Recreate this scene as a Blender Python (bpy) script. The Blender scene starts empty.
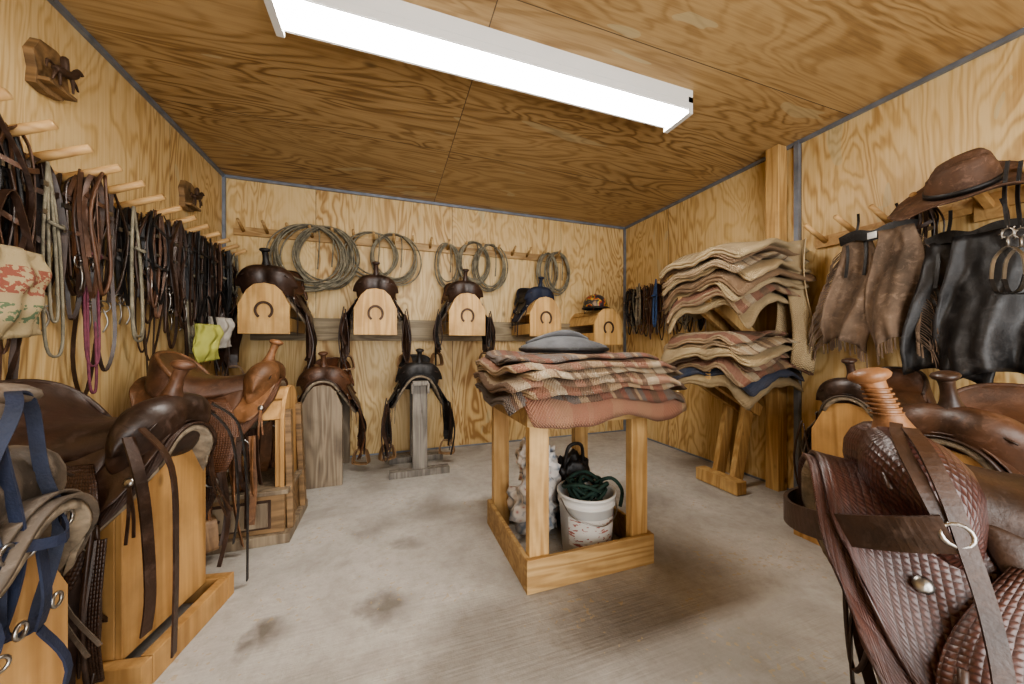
import bpy, math, random
from mathutils import Vector, Matrix, noise
random.seed(7)
rnd=random.uniform
V=Vector
# ------------------------------------------------------------------ mesh builder
class MB:
    def __init__(s):
        s.v=[];s.f=[];s.m=[];s.sm=[];s.uv=[];s.M=Matrix.Identity(4)
    def add(s,vs,fs,mat=0,smooth=True,uvs=None):
        b=len(s.v)
        for p in vs: s.v.append(s.M@V(p))
        if uvs is None: uvs=[(p[0],p[1]) for p in vs]
        s.uv+=uvs
        for f in fs:
            s.f.append([i+b for i in f]); s.m.append(mat); s.sm.append(smooth)
    def obj(s,name,mats,loc=(0,0,0),yaw=0,bevel=0,parent=None,scale=1.0):
        me=bpy.data.meshes.new(name)
        me.from_pydata([tuple(p) for p in s.v],[],s.f)
        for m in mats: me.materials.append(m)
        me.polygons.foreach_set('material_index',s.m)
        me.polygons.foreach_set('use_smooth',s.sm)
        ul=me.uv_layers.new(name='UVMap')
        li=[l.vertex_index for l in me.loops]
        flat=[]
        for i in li: flat+=list(s.uv[i])
        ul.data.foreach_set('uv',flat)
        me.update()
        o=bpy.data.objects.new(name,me)
        bpy.context.scene.collection.objects.link(o)
        o.location=loc; o.rotation_euler=(0,0,yaw); o.scale=(scale,)*3
        if bevel:
            md=o.modifiers.new('bevel','BEVEL'); md.width=bevel; md.segments=2; md.limit_method='ANGLE'; md.angle_limit=0.9
        if parent: o.parent=parent
        return o
def catmull(pts,sub,closed=False):
    n=len(pts); out=[]
    if n<3 or sub<=1: return [tuple(p) for p in pts]
    rng=range(n) if closed else range(n-1)
    def g(i):
        if closed: return pts[i%n]
        return pts[max(0,min(n-1,i))]
    for i in rng:
        a,b,c,d=g(i-1),g(i),g(i+1),g(i+2)
        for k in range(sub):
            t=k/sub
            out.append(tuple(0.5*((2*b[j])+(-a[j]+c[j])*t+(2*a[j]-5*b[j]+4*c[j]-d[j])*t*t+(-a[j]+3*b[j]-3*c[j]+d[j])*t**3) for j in range(len(b))))
    if not closed: out.append(tuple(pts[-1]))
    return out
def circ(n=8,a=1.0,b=1.0): return [(a*math.cos(2*math.pi*i/n),b*math.sin(2*math.pi*i/n)) for i in range(n)]
def rect(w,t): return [(w/2,t/2),(-w/2,t/2),(-w/2,-t/2),(w/2,-t/2)]
def sweep(mb,pts,prof,rad=None,mat=0,sub=4,closed=False,side=None,smooth=True):
    n=len(pts)
    if rad is None: rad=[1.0]*n
    q=catmull([tuple(p)+(r,) for p,r in zip(pts,rad)],sub,closed)
    P=[V(p[:3]) for p in q]; R=[p[3] for p in q]; N=len(P); k=len(prof)
    vs=[];uv=[];fs=[];b=None;L=0
    for i in range(N):
        if closed: t=P[(i+1)%N]-P[i-1]
        else: t=P[min(i+1,N-1)]-P[max(i-1,0)]
        if t.length<1e-9: t=V((0,0,1))
        t.normalize()
        h=V(side) if side is not None else (b if b is not None else (V((0,0,1)) if abs(t.z)<0.9 else V((1,0,0))))
        bb=h-t*h.dot(t)
        if bb.length<0.15 and b is not None: bb=b-t*b.dot(t)
        if bb.length<1e-5: bb=t.orthogonal()
        bb.normalize()
        if b is not None and side is None and bb.dot(b)<0: bb=-bb
        b=bb; nn=t.cross(b)
        if i: L+=(P[i]-P[i-1]).length
        for j,(x,y) in enumerate(prof):
            vs.append(P[i]+b*(x*R[i])+nn*(y*R[i])); uv.append((L,0.05*j))
    M=N if closed else N-1
    for i in range(M):
        for j in range(k):
            a=i*k+j;a2=i*k+(j+1)%k;c=((i+1)%N)*k+j;c2=((i+1)%N)*k+(j+1)%k
            fs.append((a,a2,c2,c))
    if not closed:
        fs.append(tuple(range(k))[::-1]); fs.append(tuple((N-1)*k+j for j in range(k)))
    mb.add(vs,fs,mat,smooth,uv)
def strap(mb,pts,w=0.02,t=0.004,mat=0,sub=5,side=(0,1,0),closed=False): sweep(mb,pts,rect(w,t),None,mat,sub,closed,side,False)
def tube(mb,pts,r=0.01,mat=0,sub=5,seg=8,closed=False):
    rad=r if isinstance(r,(list,tuple)) else [r]*len(pts)
    sweep(mb,pts,circ(seg),rad,mat,sub,closed)
def sheet(mb,fn,nu,nv,th,mat=0,lu=1.0,lv=1.0,smooth=True,matb=None):
    P=[[V(fn(i/nu,j/nv)) for j in range(nv+1)] for i in range(nu+1)]
    top=[];bot=[];uv=[]
    for i in range(nu+1):
        for j in range(nv+1):
            du=P[min(i+1,nu)][j]-P[max(i-1,0)][j]; dv=P[i][min(j+1,nv)]-P[i][max(j-1,0)]
            n=du.cross(dv)
            n=n.normalized() if n.length>1e-10 else V((0,0,1))
            top.append(P[i][j]+n*th/2); bot.append(P[i][j]-n*th/2); uv.append((i/nu*lu,j/nv*lv))
    W=nv+1; K=len(top); ft=[];fb=[];fr=[]
    for i in range(nu):
        for j in range(nv):
            a,b,c,d=i*W+j,(i+1)*W+j,(i+1)*W+j+1,i*W+j+1
            ft.append((a,b,c,d)); fb.append((a+K,d+K,c+K,b+K))
    for i in range(nu):
        a,b=i*W,(i+1)*W; fr.append((a,a+K,b+K,b)); a,b=a+nv,b+nv; fr.append((a,b,b+K,a+K))
    for j in range(nv):
        a,b=j,j+1; fr.append((a,b,b+K,a+K)); a,b=nu*W+j,nu*W+j+1; fr.append((a,a+K,b+K,b))
    mb.add(top+bot,ft+fb+fr,mat,smooth,uv+uv)
def box(mb,c,s,mat=0,R=None):
    vs=[]
    for x in(-.5,.5):
        for y in(-.5,.5):
            for z in(-.5,.5):
                p=V((x*s[0],y*s[1],z*s[2]))
                if R is not None: p=R@p
                vs.append(p+V(c))
    uv=[]
    for x in(-.5,.5):
        for y in(-.5,.5):
            for z in(-.5,.5): uv.append(((x)*s[0]+y*s[1],z*s[2]))
    mb.add(vs,[(0,1,3,2),(4,6,7,5),(0,4,5,1),(2,3,7,6),(0,2,6,4),(1,5,7,3)],mat,False,uv)
def beam(mb,a,b,w,h,mat=0,side=(0,1,0)): sweep(mb,[a,b],rect(w,h),None,mat,1,False,side,False)
def prism(mb,poly,x0,x1,mat=0):  # poly in (y,z), extruded on x
    n=len(poly); vs=[(x0,y,z) for y,z in poly]+[(x1,y,z) for y,z in poly]
    fs=[tuple(range(n))[::-1],tuple(range(n,2*n))]+[(i,(i+1)%n,n+(i+1)%n,n+i) for i in range(n)]
    mb.add(vs,fs,mat,False)
def lathe(mb,prof,seg=24,c=(0,0,0),mat=0,sx=1,sy=1,R=None,smooth=True):
    vs=[];fs=[];k=len(prof)
    for i in range(seg):
        a=2*math.pi*i/seg
        for r,z in prof:
            p=V((r*sx*math.cos(a),r*sy*math.sin(a),z))
            if R is not None: p=R@p
            vs.append(p+V(c))
    for i in range(seg):
        for j in range(k-1):
            a=i*k+j;b=((i+1)%seg)*k+j
            fs.append((a,b,b+1,a+1))
    uv=[(i/seg,prof[j][1]) for i in range(seg) for j in range(k)]
    mb.add(vs,fs,mat,smooth,uv)
def blob(mb,c,s,mat=0,amp=0.15,fr=3,seed=0,n=20,sq=1.0):
    vs=[];fs=[]
    for i in range(n+1):
        th=math.pi*i/n
        for j in range(2*n):
            ph=math.pi*j/n
            d=V((math.sin(th)*math.cos(ph),math.sin(th)*math.sin(ph),math.cos(th)))
            k=1+amp*noise.noise(d*fr+V((seed,seed*2,0)))+amp*.5*noise.noise(d*fr*2.7+V((seed,0,5)))
            d2=V([math.copysign(abs(q)**sq,q) for q in d])
            vs.append(V(c)+V((d2.x*s[0],d2.y*s[1],d2.z*s[2]))*k)
    for i in range(n):
        for j in range(2*n):
            a=i*2*n+j;b=i*2*n+(j+1)%(2*n)
            fs.append((a,a+2*n,b+2*n,b))
    mb.add(vs,fs,mat,True)
# ------------------------------------------------------------------ materials
class N:
    def __init__(s,name):
        s.m=bpy.data.materials.new(name); s.m.use_nodes=True; s.t=s.m.node_tree; s.b=s.t.nodes['Principled BSDF']
    def n(s,ty,ins=None,**kw):
        x=s.t.nodes.new(ty)
        for k,v in kw.items(): setattr(x,k,v)
        if ins:
            for k,v in ins.items():
                i=x.inputs[k]
                if isinstance(v,bpy.types.NodeSocket): s.t.links.new(v,i)
                else: i.default_value=v
        return x
    def math(s,op,a,b=0.0,c=None):
        d={0:a,1:b}
        if c is not None: d[2]=c
        return s.n('ShaderNodeMath',d,operation=op).outputs[0]
    def ramp(s,fac,stops,interp='LINEAR'):
        x=s.n('ShaderNodeValToRGB',{0:fac}); e=x.color_ramp; e.interpolation=interp
        while len(e.elements)<len(stops): e.elements.new(1.0)
        for el,(p,c) in zip(e.elements,stops): el.position=p; el.color=tuple(c)+(1,) if len(c)==3 else c
        return x.outputs[0]
    def mix(s,f,a,b,bt='MIX'):
        x=s.n('ShaderNodeMix',data_type='RGBA',blend_type=bt)
        for i,v in((0,f),(6,a),(7,b)):
            if isinstance(v,bpy.types.NodeSocket): s.t.links.new(v,x.inputs[i])
            else: x.inputs[i].default_value=v if i==0 else (tuple(v)+(1,) if len(v)==3 else v)
        return x.outputs[2]
    def link(s,a,b): s.t.links.new(a,b)
    def col(s,c):
        if isinstance(c,bpy.types.NodeSocket): s.link(c,s.b.inputs['Base Color'])
        else: s.b.inputs['Base Color'].default_value=tuple(c)+(1,)
    def bump(s,h,st=0.3,d=0.01): s.link(s.n('ShaderNodeBump',{'Height':h,'Strength':st,'Distance':d}).outputs[0],s.b.inputs['Normal'])
    def tc(s,which='Object'): return s.n('ShaderNodeTexCoord').outputs[which]
    def map(s,vec,sc=(1,1,1),loc=(0,0,0)): return s.n('ShaderNodeMapping',{'Vector':vec,'Scale':sc,'Location':loc}).outputs[0]
    def noise(s,vec,sc=5,de=3,dist=0.0,ro=0.5): return s.n('ShaderNodeTexNoise',{'Vector':vec,'Scale':sc,'Detail':de,'Distortion':dist,'Roughness':ro}).outputs[0]

def plywood(name,across,grain,p0,c_hi,c_mid,c_lo,pan_g=None,pg0=0,rough=0.5,freq=1.0):
    s=N(name); sep=s.n('ShaderNodeSeparateXYZ',{0:s.tc()}); ax={'X':0,'Y':1,'Z':2}
    a=sep.outputs[ax[across]]; g=sep.outputs[ax[grain]]
    pa=s.math('DIVIDE',s.math('SUBTRACT',a,p0),1.22); fa=s.math('FLOOR',pa); fr=s.math('SUBTRACT',pa,fa)
    off=s.math('MULTIPLY',fa,7.31)
    seam=s.math('LESS_THAN',fr,0.004)
    if pan_g:
        pb=s.math('DIVIDE',s.math('SUBTRACT',g,pg0),pan_g); fb=s.math('FLOOR',pb); off=s.math('ADD',off,s.math('MULTIPLY',fb,3.77))
        seam=s.math('MAXIMUM',seam,s.math('LESS_THAN',s.math('SUBTRACT',pb,fb),0.002))
    vec=s.n('ShaderNodeCombineXYZ',{0:a,1:s.math('MULTIPLY',g,0.22),2:off}).outputs[0]
    vf=s.n('ShaderNodeCombineXYZ',{0:a,1:s.math('MULTIPLY',g,0.03),2:off}).outputs[0]
    n1=s.noise(vec,3.1*freq,3.5,0.6,0.5)
    ring=s.math('SINE',s.math('MULTIPLY',n1,120))
    ring=s.math('MULTIPLY_ADD',ring,0.5,0.5)
    fine=s.noise(vf,90,3,0,0.6)
    big=s.noise(vec,1.7,2,0,0.5)
    r2=s.math('POWER',ring,2.0)
    f=s.math('MULTIPLY',r2,s.math('MULTIPLY_ADD',big,2.2,-0.50))
    f=s.math('ADD',s.math('MULTIPLY',f,0.80),s.math('MULTIPLY',s.math('SUBTRACT',fine,0.40),0.9))
    f=s.math('ADD',f,s.math('MULTIPLY',s.math('SUBTRACT',big,.5),.35))
    c=s.ramp(f,[(0.0,c_hi),(0.35,c_mid),(0.9,c_lo)])
    blot=s.noise(vec,6,2,0.5)
    c=s.mix(s.math('MULTIPLY',s.math('GREATER_THAN',blot,0.69),0.4),c,(0.50,0.46,0.30))
    vk=s.n('ShaderNodeCombineXYZ',{0:a,1:s.math('MULTIPLY',g,0.6),2:off}).outputs[0]
    kd=s.n('ShaderNodeTexVoronoi',{'Vector':vk,'Scale':2.3}).outputs['Distance']
    kf=s.ramp(kd,[(0.0,(1,1,1)),(0.025,(.7,.7,.7)),(0.06,(0,0,0))])
    c=s.mix(s.math('MULTIPLY',kf,.8),c,tuple(x*.4 for x in c_lo))
    c=s.mix(s.math('MULTIPLY',seam,0.85),c,(0.06,0.04,0.03))
    s.col(c); s.b.inputs['Roughness'].default_value=rough
    s.bump(f,0.08,0.004)
    return s.m
def board(name,hi,lo,axis=2,rough=0.55,knots=True,k=1.0):
    s=N(name); sc=[9*k,9*k,9*k]; sc[axis]=0.9*k
    oi=s.n('ShaderNodeObjectInfo').outputs['Random']
    vv=s.n('ShaderNodeVectorMath',{0:s.tc(),1:s.math('MULTIPLY',oi,9.0)},operation='ADD').outputs[0]
    v=s.map(vv,tuple(sc)); n1=s.noise(v,0.9,2,0.6); ring=s.math('MULTIPLY_ADD',s.math('SINE',s.math('MULTIPLY',n1,42)),0.5,0.5)
    sc2=[60,60,60]; sc2[axis]=3; fine=s.noise(s.map(vv,tuple(sc2)),1.5,3)
    f=s.math('ADD',s.math('MULTIPLY',ring,0.55),s.math('MULTIPLY',s.math('SUBTRACT',fine,.35),0.8))
    c=s.ramp(f,[(0.0,hi),(0.85,lo)])
    dirt=s.noise(vv,3.5,4,0,.6); c=s.mix(s.math('MULTIPLY',s.ramp(dirt,[(.48,(0,0,0)),(.75,(1,1,1))]),.5),c,tuple(x*.4 for x in lo))
    if knots:
        vo=s.n('ShaderNodeTexVoronoi',{'Vector':s.map(vv,(1,1,.55) if axis==2 else (.55,1,1)),'Scale':4.5}).outputs['Distance']
        kf=s.ramp(vo,[(0.0,(1,1,1)),(0.05,(.8,.8,.8)),(0.085,(0,0,0))])
        c=s.mix(kf,c,tuple(x*0.35 for x in lo))
    s.col(c); s.b.inputs['Roughness'].default_value=rough; s.bump(f,0.15,0.003); return s.m
def leather(name,c,rough=0.46,c2=None,var=0.65,basket=False,coat=0.0,scuff=.45,cells=66,bd=.9):
    s=N(name); tc=s.tc(); n1=s.noise(tc,7,5,0.3,.6); n2=s.noise(tc,160,2); n3=s.noise(tc,24,6,.6,.7)
    c2=c2 or tuple(x*(1-var) for x in c)
    co=s.mix(s.ramp(n1,[(0.3,(0,0,0)),(0.65,(1,1,1))]),c,c2)
    co=s.mix(s.math('MULTIPLY',s.ramp(n3,[(0.52,(0,0,0)),(0.72,(1,1,1))]),scuff),co,tuple(x*1.6+.05 for x in c))
    if basket:
        uv=s.map(s.tc('UV'),(1,1,1)); sp=s.n('ShaderNodeSeparateXYZ',{0:uv}); u=s.math('MULTIPLY',sp.outputs[0],cells); w=s.math('MULTIPLY',sp.outputs[1],cells)
        fu=s.math('FLOOR',u);fw=s.math('FLOOR',w)
        par=s.math('MODULO',s.math('ABSOLUTE',s.math('ADD',fu,fw)),2.0); par=s.math('GREATER_THAN',par,0.5)
        hu=s.math('ABSOLUTE',s.math('SINE',s.math('MULTIPLY',u,math.pi))); hw=s.math('ABSOLUTE',s.math('SINE',s.math('MULTIPLY',w,math.pi)))
        eu=s.math('POWER',hu,0.5); ew=s.math('POWER',hw,0.5)
        h1=s.math('MULTIPLY',hu,ew); h2=s.math('MULTIPLY',hw,eu)
        h=s.math('ADD',s.math('MULTIPLY',h1,par),s.math('MULTIPLY',h2,s.math('SUBTRACT',1.0,par)))
        co=s.mix(h,tuple(x*0.35 for x in c),co)
        s.bump(h,bd,0.003)
    else:
        s.bump(s.math('ADD',s.math('MULTIPLY',n2,.5),s.math('ADD',n1,n3)),0.25,0.004)
    s.col(co)
    rr=s.math('MULTIPLY_ADD',n3,.5,rough-.22); s.link(rr,s.b.inputs['Roughness'])
    s.b.inputs['Coat Weight'].default_value=coat; s.b.inputs['Coat Roughness'].default_value=.3
    return s.m
def plain(name,c,rough=0.6,metal=0,var=0.15,sc=12,bump=0.1,bs=80):
    s=N(name); tc=s.tc(); n1=s.noise(tc,sc,3); s.col(s.mix(s.ramp(n1,[(0.35,(0,0,0)),(0.7,(1,1,1))]),c,tuple(x*(1-var) for x in c)))
    s.b.inputs['Roughness'].default_value=rough; s.b.inputs['Metallic'].default_value=metal
    if bump: s.bump(s.noise(tc,bs,2),bump,0.004)
    return s.m
def woven(name,cols,freq=3.0,axis=0,rough=0.95,seed=0):
    s=N(name); sp=s.n('ShaderNodeSeparateXYZ',{0:s.tc('UV')}); u=sp.outputs[axis]; w=sp.outputs[1-axis]
    wob=s.math('MULTIPLY',s.math('PINGPONG',s.math('MULTIPLY',w,14),0.5),0.015)
    f=s.math('FRACT',s.math('MULTIPLY',s.math('ADD',u,wob),freq)); st=[]
    r=random.Random(seed); p=0.0; last=None
    while p<0.97 and len(st)<22:
        k=r.choice([q for q in cols if q!=last] or cols); last=k
        st.append((p,k)); p+=r.uniform(0.02,0.12)
    c=s.ramp(f,st,'CONSTANT')
    n=s.noise(s.tc('Object'),70,3); c=s.mix(s.math('MULTIPLY',n,0.8),c,tuple(sum(k[i] for k in cols)/len(cols)*.8 for i in range(3)))
    n4=s.noise(s.tc('Object'),6,3); c=s.mix(s.math('MULTIPLY',s.ramp(n4,[(.45,(0,0,0)),(.75,(1,1,1))]),.45),c,(.13,.09,.06))
    s.col(c); s.b.inputs['Roughness'].default_value=rough
    wv=s.math('MULTIPLY',s.math('SINE',s.math('MULTIPLY',u,500)),s.math('SINE',s.math('MULTIPLY',w,500)))
    s.bump(s.math('ADD',wv,n),0.7,0.006); return s.m

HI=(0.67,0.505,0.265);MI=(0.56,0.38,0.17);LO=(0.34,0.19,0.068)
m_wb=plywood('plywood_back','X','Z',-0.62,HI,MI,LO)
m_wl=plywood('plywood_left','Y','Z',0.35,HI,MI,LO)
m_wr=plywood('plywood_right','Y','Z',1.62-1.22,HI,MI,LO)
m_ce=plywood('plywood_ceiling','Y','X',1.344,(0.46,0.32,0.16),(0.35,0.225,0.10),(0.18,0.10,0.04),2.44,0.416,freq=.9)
m_pine=board('pine',(0.60,0.40,0.18),(0.36,0.20,0.07))
m_pinex=board('pine_rack',(0.62,0.40,0.17),(0.42,0.235,0.08),axis=2,k=.8)
m_pineh=board('pine_horizontal',(0.52,0.35,0.16),(0.31,0.18,0.07),axis=0)
m_plank=board('plank_weathered',(0.33,0.26,0.16),(0.17,0.125,0.07),axis=0)
m_grey=board('weathered_grey_wood',(0.27,0.24,0.20),(0.11,0.095,0.08))
m_gbr=board('weathered_brown_wood',(0.29,0.225,0.15),(0.12,0.085,0.055))
m_dkw=board('brown_wood',(0.28,0.17,0.08),(0.11,0.065,0.03),axis=0)
m_ply2=board('plywood_stand',(0.54,0.32,0.13),(0.33,0.175,0.06),knots=True,k=.6)
m_trim=plain('galvanized_trim',(0.27,0.31,0.38),0.45,0.5,.3)
m_iron=plain('rusty_iron',(0.10,0.06,0.04),0.6,0.5,.4)
m_steel=plain('steel',(0.42,0.40,0.37),0.35,1.0,.4)
m_blk=leather('black_leather',(0.02,0.017,0.016),0.46,scuff=.5)
m_dbr=leather('dark_brown_leather',(0.058,0.028,0.016),0.42,coat=.1,scuff=.4)
m_br=leather('brown_leather',(0.125,0.055,0.026),0.46,coat=.08)
m_tan=leather('tan_leather',(0.26,0.12,0.05),0.48,coat=.05)
m_rus=leather('russet_leather',(0.18,0.066,0.028),0.42,coat=.1)
m_tool=leather('tooled_dark_leather',(0.085,0.038,0.02),0.42,basket=True,cells=95,bd=.6,coat=.1)
m_toolb=leather('tooled_russet_leather',(0.20,0.08,0.034),0.44,basket=True,cells=95,bd=.6,coat=.1)
m_ltan=leather('pale_leather',(0.42,0.26,0.12),0.6)
m_olv=leather('old_grey_leather',(0.14,0.105,0.075),0.6,scuff=.6)
m_bask=leather('basketweave_leather',(0.135,0.054,0.039),0.40,basket=True,coat=.15,scuff=.25,cells=105,bd=.6)
m_fork=leather('oxblood_leather',(0.10,0.034,0.024),0.34,coat=.3,basket=True,scuff=.25,cells=100,bd=.55)
m_sued=leather('suede',(0.20,0.135,0.09),0.9,scuff=.5)
m_hat=leather('worn_hat_leather',(0.13,0.065,0.035),0.7,scuff=.7)
m_wool=plain('fleece',(0.30,0.24,0.17),1.0,0,.5,30,.8,60)
m_rope=plain('lariat_rope',(0.27,0.24,0.17),0.8,0,.6,20,.6,150)
m_cot=plain('cotton_rope',(0.33,0.28,0.20),0.9,0,.6,20,.6,150)
m_navy=plain('navy_nylon',(0.014,0.02,0.045),0.7,0,.4,20,.3,200)
m_purp=plain('magenta_rope',(0.20,0.055,0.085),0.8,0,.4,40,.4,200)
m_green=plain('green_rope',(0.02,0.055,0.04),0.8,0,.5,40,.4,200)
m_white=plain('white_enamel',(0.68,0.68,0.66),0.4,0,.05,3,0)
m_felt=plain('grey_felt',(0.10,0.10,0.105),0.85,0,.5,9,.4,120)
m_bag=plain('printed_cloth',(0.5,0.46,0.40),0.9,0,.4,6,.3,50)
m_lime=plain('lime_nylon',(0.42,0.42,0.10),0.7,0,.3,6,.2)
m_stir=board('stirrup_wood',(0.30,0.18,0.09),(0.16,0.09,0.045),knots=False)

RED=(0.22,0.075,0.05);PNK=(0.33,0.165,0.11);TAN=(0.40,0.285,0.17);CRM=(0.48,0.40,0.28);BRN=(0.12,0.07,0.045);GRY=(0.13,0.125,0.12)
m_b1=woven('blanket_rust',[PNK,(0.30,.135,.09),(0.34,.19,.12),TAN],1.2,1,seed=1)
m_b2=woven('blanket_tan_red',[TAN,CRM,RED,TAN,BRN],1.7,1,seed=2)
m_b3=woven('blanket_cream',[CRM,TAN,CRM,BRN,TAN],1.9,1,seed=3)
m_b4=woven('blanket_rose',[PNK,TAN,CRM,PNK,BRN],1.6,1,seed=5)
m_b5=woven('blanket_dark',[BRN,GRY,RED,TAN,BRN],1.8,1,seed=8)
m_b6=woven('blanket_canvas',[(0.44,.33,.19),(0.48,.37,.22),(0.40,.30,.17)],1.5,0,seed=9)
m_b7=woven('blanket_felt_brown',[(0.20,.125,.07),(0.26,.17,.10)],1.5,0,seed=9)
m_b8=woven('blanket_navy',[(0.05,.07,.12),(0.09,.10,.14)],1.5,0,seed=9)

# floor
s=N('concrete'); tc=s.tc(); n1=s.noise(tc,1.9,6,0.5,0.65); n2=s.noise(tc,18,5,0,.7); n3=s.noise(s.map(tc,(3,60,1)),1.5,3); n4=s.noise(tc,110,2)
c=s.ramp(n1,[(0.32,(0.30,0.275,0.24)),(0.48,(0.46,0.43,0.385)),(0.70,(0.60,0.57,0.525))])
c=s.mix(s.math('MULTIPLY',s.ramp(n2,[(0.45,(0,0,0)),(0.72,(1,1,1))]),0.55),c,(0.27,0.235,0.19))
c=s.mix(s.math('MULTIPLY',n3,0.25),c,(0.32,0.295,0.26)); c=s.mix(s.math('MULTIPLY',n4,.4),c,(0.28,.26,.23))
dn=s.n('ShaderNodeTexNoise',{'Vector':tc,'Scale':9.0,'Detail':5.0}).outputs['Color']
dv=s.n('ShaderNodeVectorMath',{0:tc,1:s.n('ShaderNodeVectorMath',{0:dn,3:0.2},operation='SCALE').outputs[0]},operation='ADD').outputs[0]
for (x,y,r,k) in [(0.0,1.47,.085,.8),(-.40,1.48,.06,.85),(-.47,1.42,.035,.75),(.75,1.12,.26,.6),(.95,.95,.28,.5),(.3,1.2,.16,.5),(.25,2.3,.15,.4),(.1,1.0,.14,.55),(1.35,1.3,.2,.45),(.1,1.9,.06,.5),(-.1,2.1,.1,.35),(.45,.95,.13,.5),(1.2,.8,.25,.3),(-.2,1.15,.1,.4),(1.6,1.9,.15,.3)]:
    d=s.n('ShaderNodeVectorMath',{0:dv,1:(x+.1,y+.1,.1)},operation='DISTANCE').outputs['Value']
    f=s.math('MULTIPLY',s.ramp(s.math('DIVIDE',d,r*2),[(0.2,(1,1,1)),(0.75,(0,0,0))]),k)
    c=s.mix(f,c,(0.12,0.10,0.08))
sp=s.noise(tc,42,1); c=s.mix(s.math('MULTIPLY',s.math('GREATER_THAN',s.math('MULTIPLY',sp,n1),0.375),0.45),c,(0.40,0.29,0.14))
s.col(c); s.b.inputs['Roughness'].default_value=0.75; s.bump(s.math('ADD',n2,n3),0.35,0.006); m_floor=s.m
s=N('fluorescent_diffuser'); s.b.inputs['Emission Color'].default_value=(1,0.97,0.92,1); s.b.inputs['Emission Strength'].default_value=28; s.b.inputs['Base Color'].default_value=(1,1,1,1); m_em=s.m

# ------------------------------------------------------------------ room
XL,XR,YB,YF,H=-1.30,2.68,3.54,-1.3,2.44
def simple(name,c,sz,mat):
    mb=MB(); box(mb,c,sz); return mb.obj(name,[mat])
simple('floor',((XL+XR)/2,(YB+YF)/2,-.05),(XR-XL+.2,YB-YF+.2,.1),m_floor)
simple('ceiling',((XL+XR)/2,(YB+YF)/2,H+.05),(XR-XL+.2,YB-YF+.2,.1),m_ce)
simple('wall_back',((XL+XR)/2,YB+.05,H/2),(XR-XL+.2,.1,H),m_wb)
simple('wall_left',(XL-.05,(YB+YF)/2,H/2),(.1,YB-YF,H),m_wl)
simple('wall_right',(XR+.05,(YB+YF)/2,H/2),(.1,YB-YF,H),m_wr)
mb=MB(); box(mb,(-.95,YF-.05,H/2),(.9,.1,H)); box(mb,(2.3,YF-.05,H/2),(.96,.1,H)); box(mb,(.66,YF-.05,2.32),(2.32,.1,.24)); mb.obj('wall_front',[m_wb])
def trim(i,a,b,w=.022):
    mb=MB(); c=[(a[k]+b[k])/2 for k in range(3)]; sz=[max(abs(a[k]-b[k]),w) for k in range(3)]; box(mb,c,sz); mb.obj('trim_%d'%i,[m_trim])
e=.012
trim(1,(XL+e,YF,H-e),(XL+e,YB,H-e)); trim(2,(XL,YB-e,H-e),(XR,YB-e,H-e)); trim(3,(XR-e,YF,H-e),(XR-e,YB,H-e))
trim(4,(XL+e,YB-e,0),(XL+e,YB-e,H)); trim(5,(XR-e,YB-e,0),(XR-e,YB-e,H)); trim(6,(XR-e,1.64,0),(XR-e,1.64,H),.03)
trim(7,(XL,YB-.006,.006),(XR,YB-.006,.006),.012); trim(8,(XR-.006,YF,.006),(XR-.006,YB,.006),.012)
# fixture
mb=MB()
box(mb,(.575,1.60,2.405),(2.03,.19,.07),0)
prism_y=[(1.53,2.372),(1.545,2.335),(1.57,2.318),(1.63,2.318),(1.655,2.335),(1.67,2.372)]
prism(mb,prism_y,-.41,1.56,1)
for x in(-.425,1.575): box(mb,(x,1.60,2.355),(.03,.19,.09),0)
box(mb,(.575,1.512,2.36),(2.03,.012,.05),0); box(mb,(.575,1.688,2.36),(2.03,.012,.05),0)
mb.obj('fluorescent_light_fixture',[m_white,m_em])

# ------------------------------------------------------------------ saddle
RR=.13; TH=math.radians(60)
def drape(x,s_,off=0.0):
    a=abs(s_); sg=1 if s_>=0 else -1
    if a<RR*TH: y=(RR+off)*math.sin(a/RR); z=-RR+(RR+off)*math.cos(a/RR)
    else:
        e=a-RR*TH; y=(RR+off)*math.sin(TH)+e*math.cos(TH); z=-RR+(RR+off)*math.cos(TH)-e*math.sin(TH)
    return V((x,sg*y,z+.3*x*x))
def horseshoe(mb,c,r=.055,mat=0,ax='x'):
    pts=[]
    for i in range(13):
        a=math.radians(-55+ (290)*i/12); yy=r*math.cos(a); zz=r*1.12*math.sin(a)
        pts.append((c[0],c[1]+yy,c[2]+zz) if ax=='x' else (c[0]+yy,c[1],c[2]+zz))
    sweep(mb,pts,rect(.008,.018),None,mat,2,False,(1,0,0) if ax=='x' else (0,1,0),False)
def ring(mb,c,r,t,mat,nrm=(1,0,0),seg=14):
    n=V(nrm).normalized(); a=n.orthogonal().normalized(); b=n.cross(a)
    tube(mb,[V(c)+a*r*math.cos(2*math.pi*i/seg)+b*r*math.sin(2*math.pi*i/seg) for i in range(seg)],t,mat,1,6,True)
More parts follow.
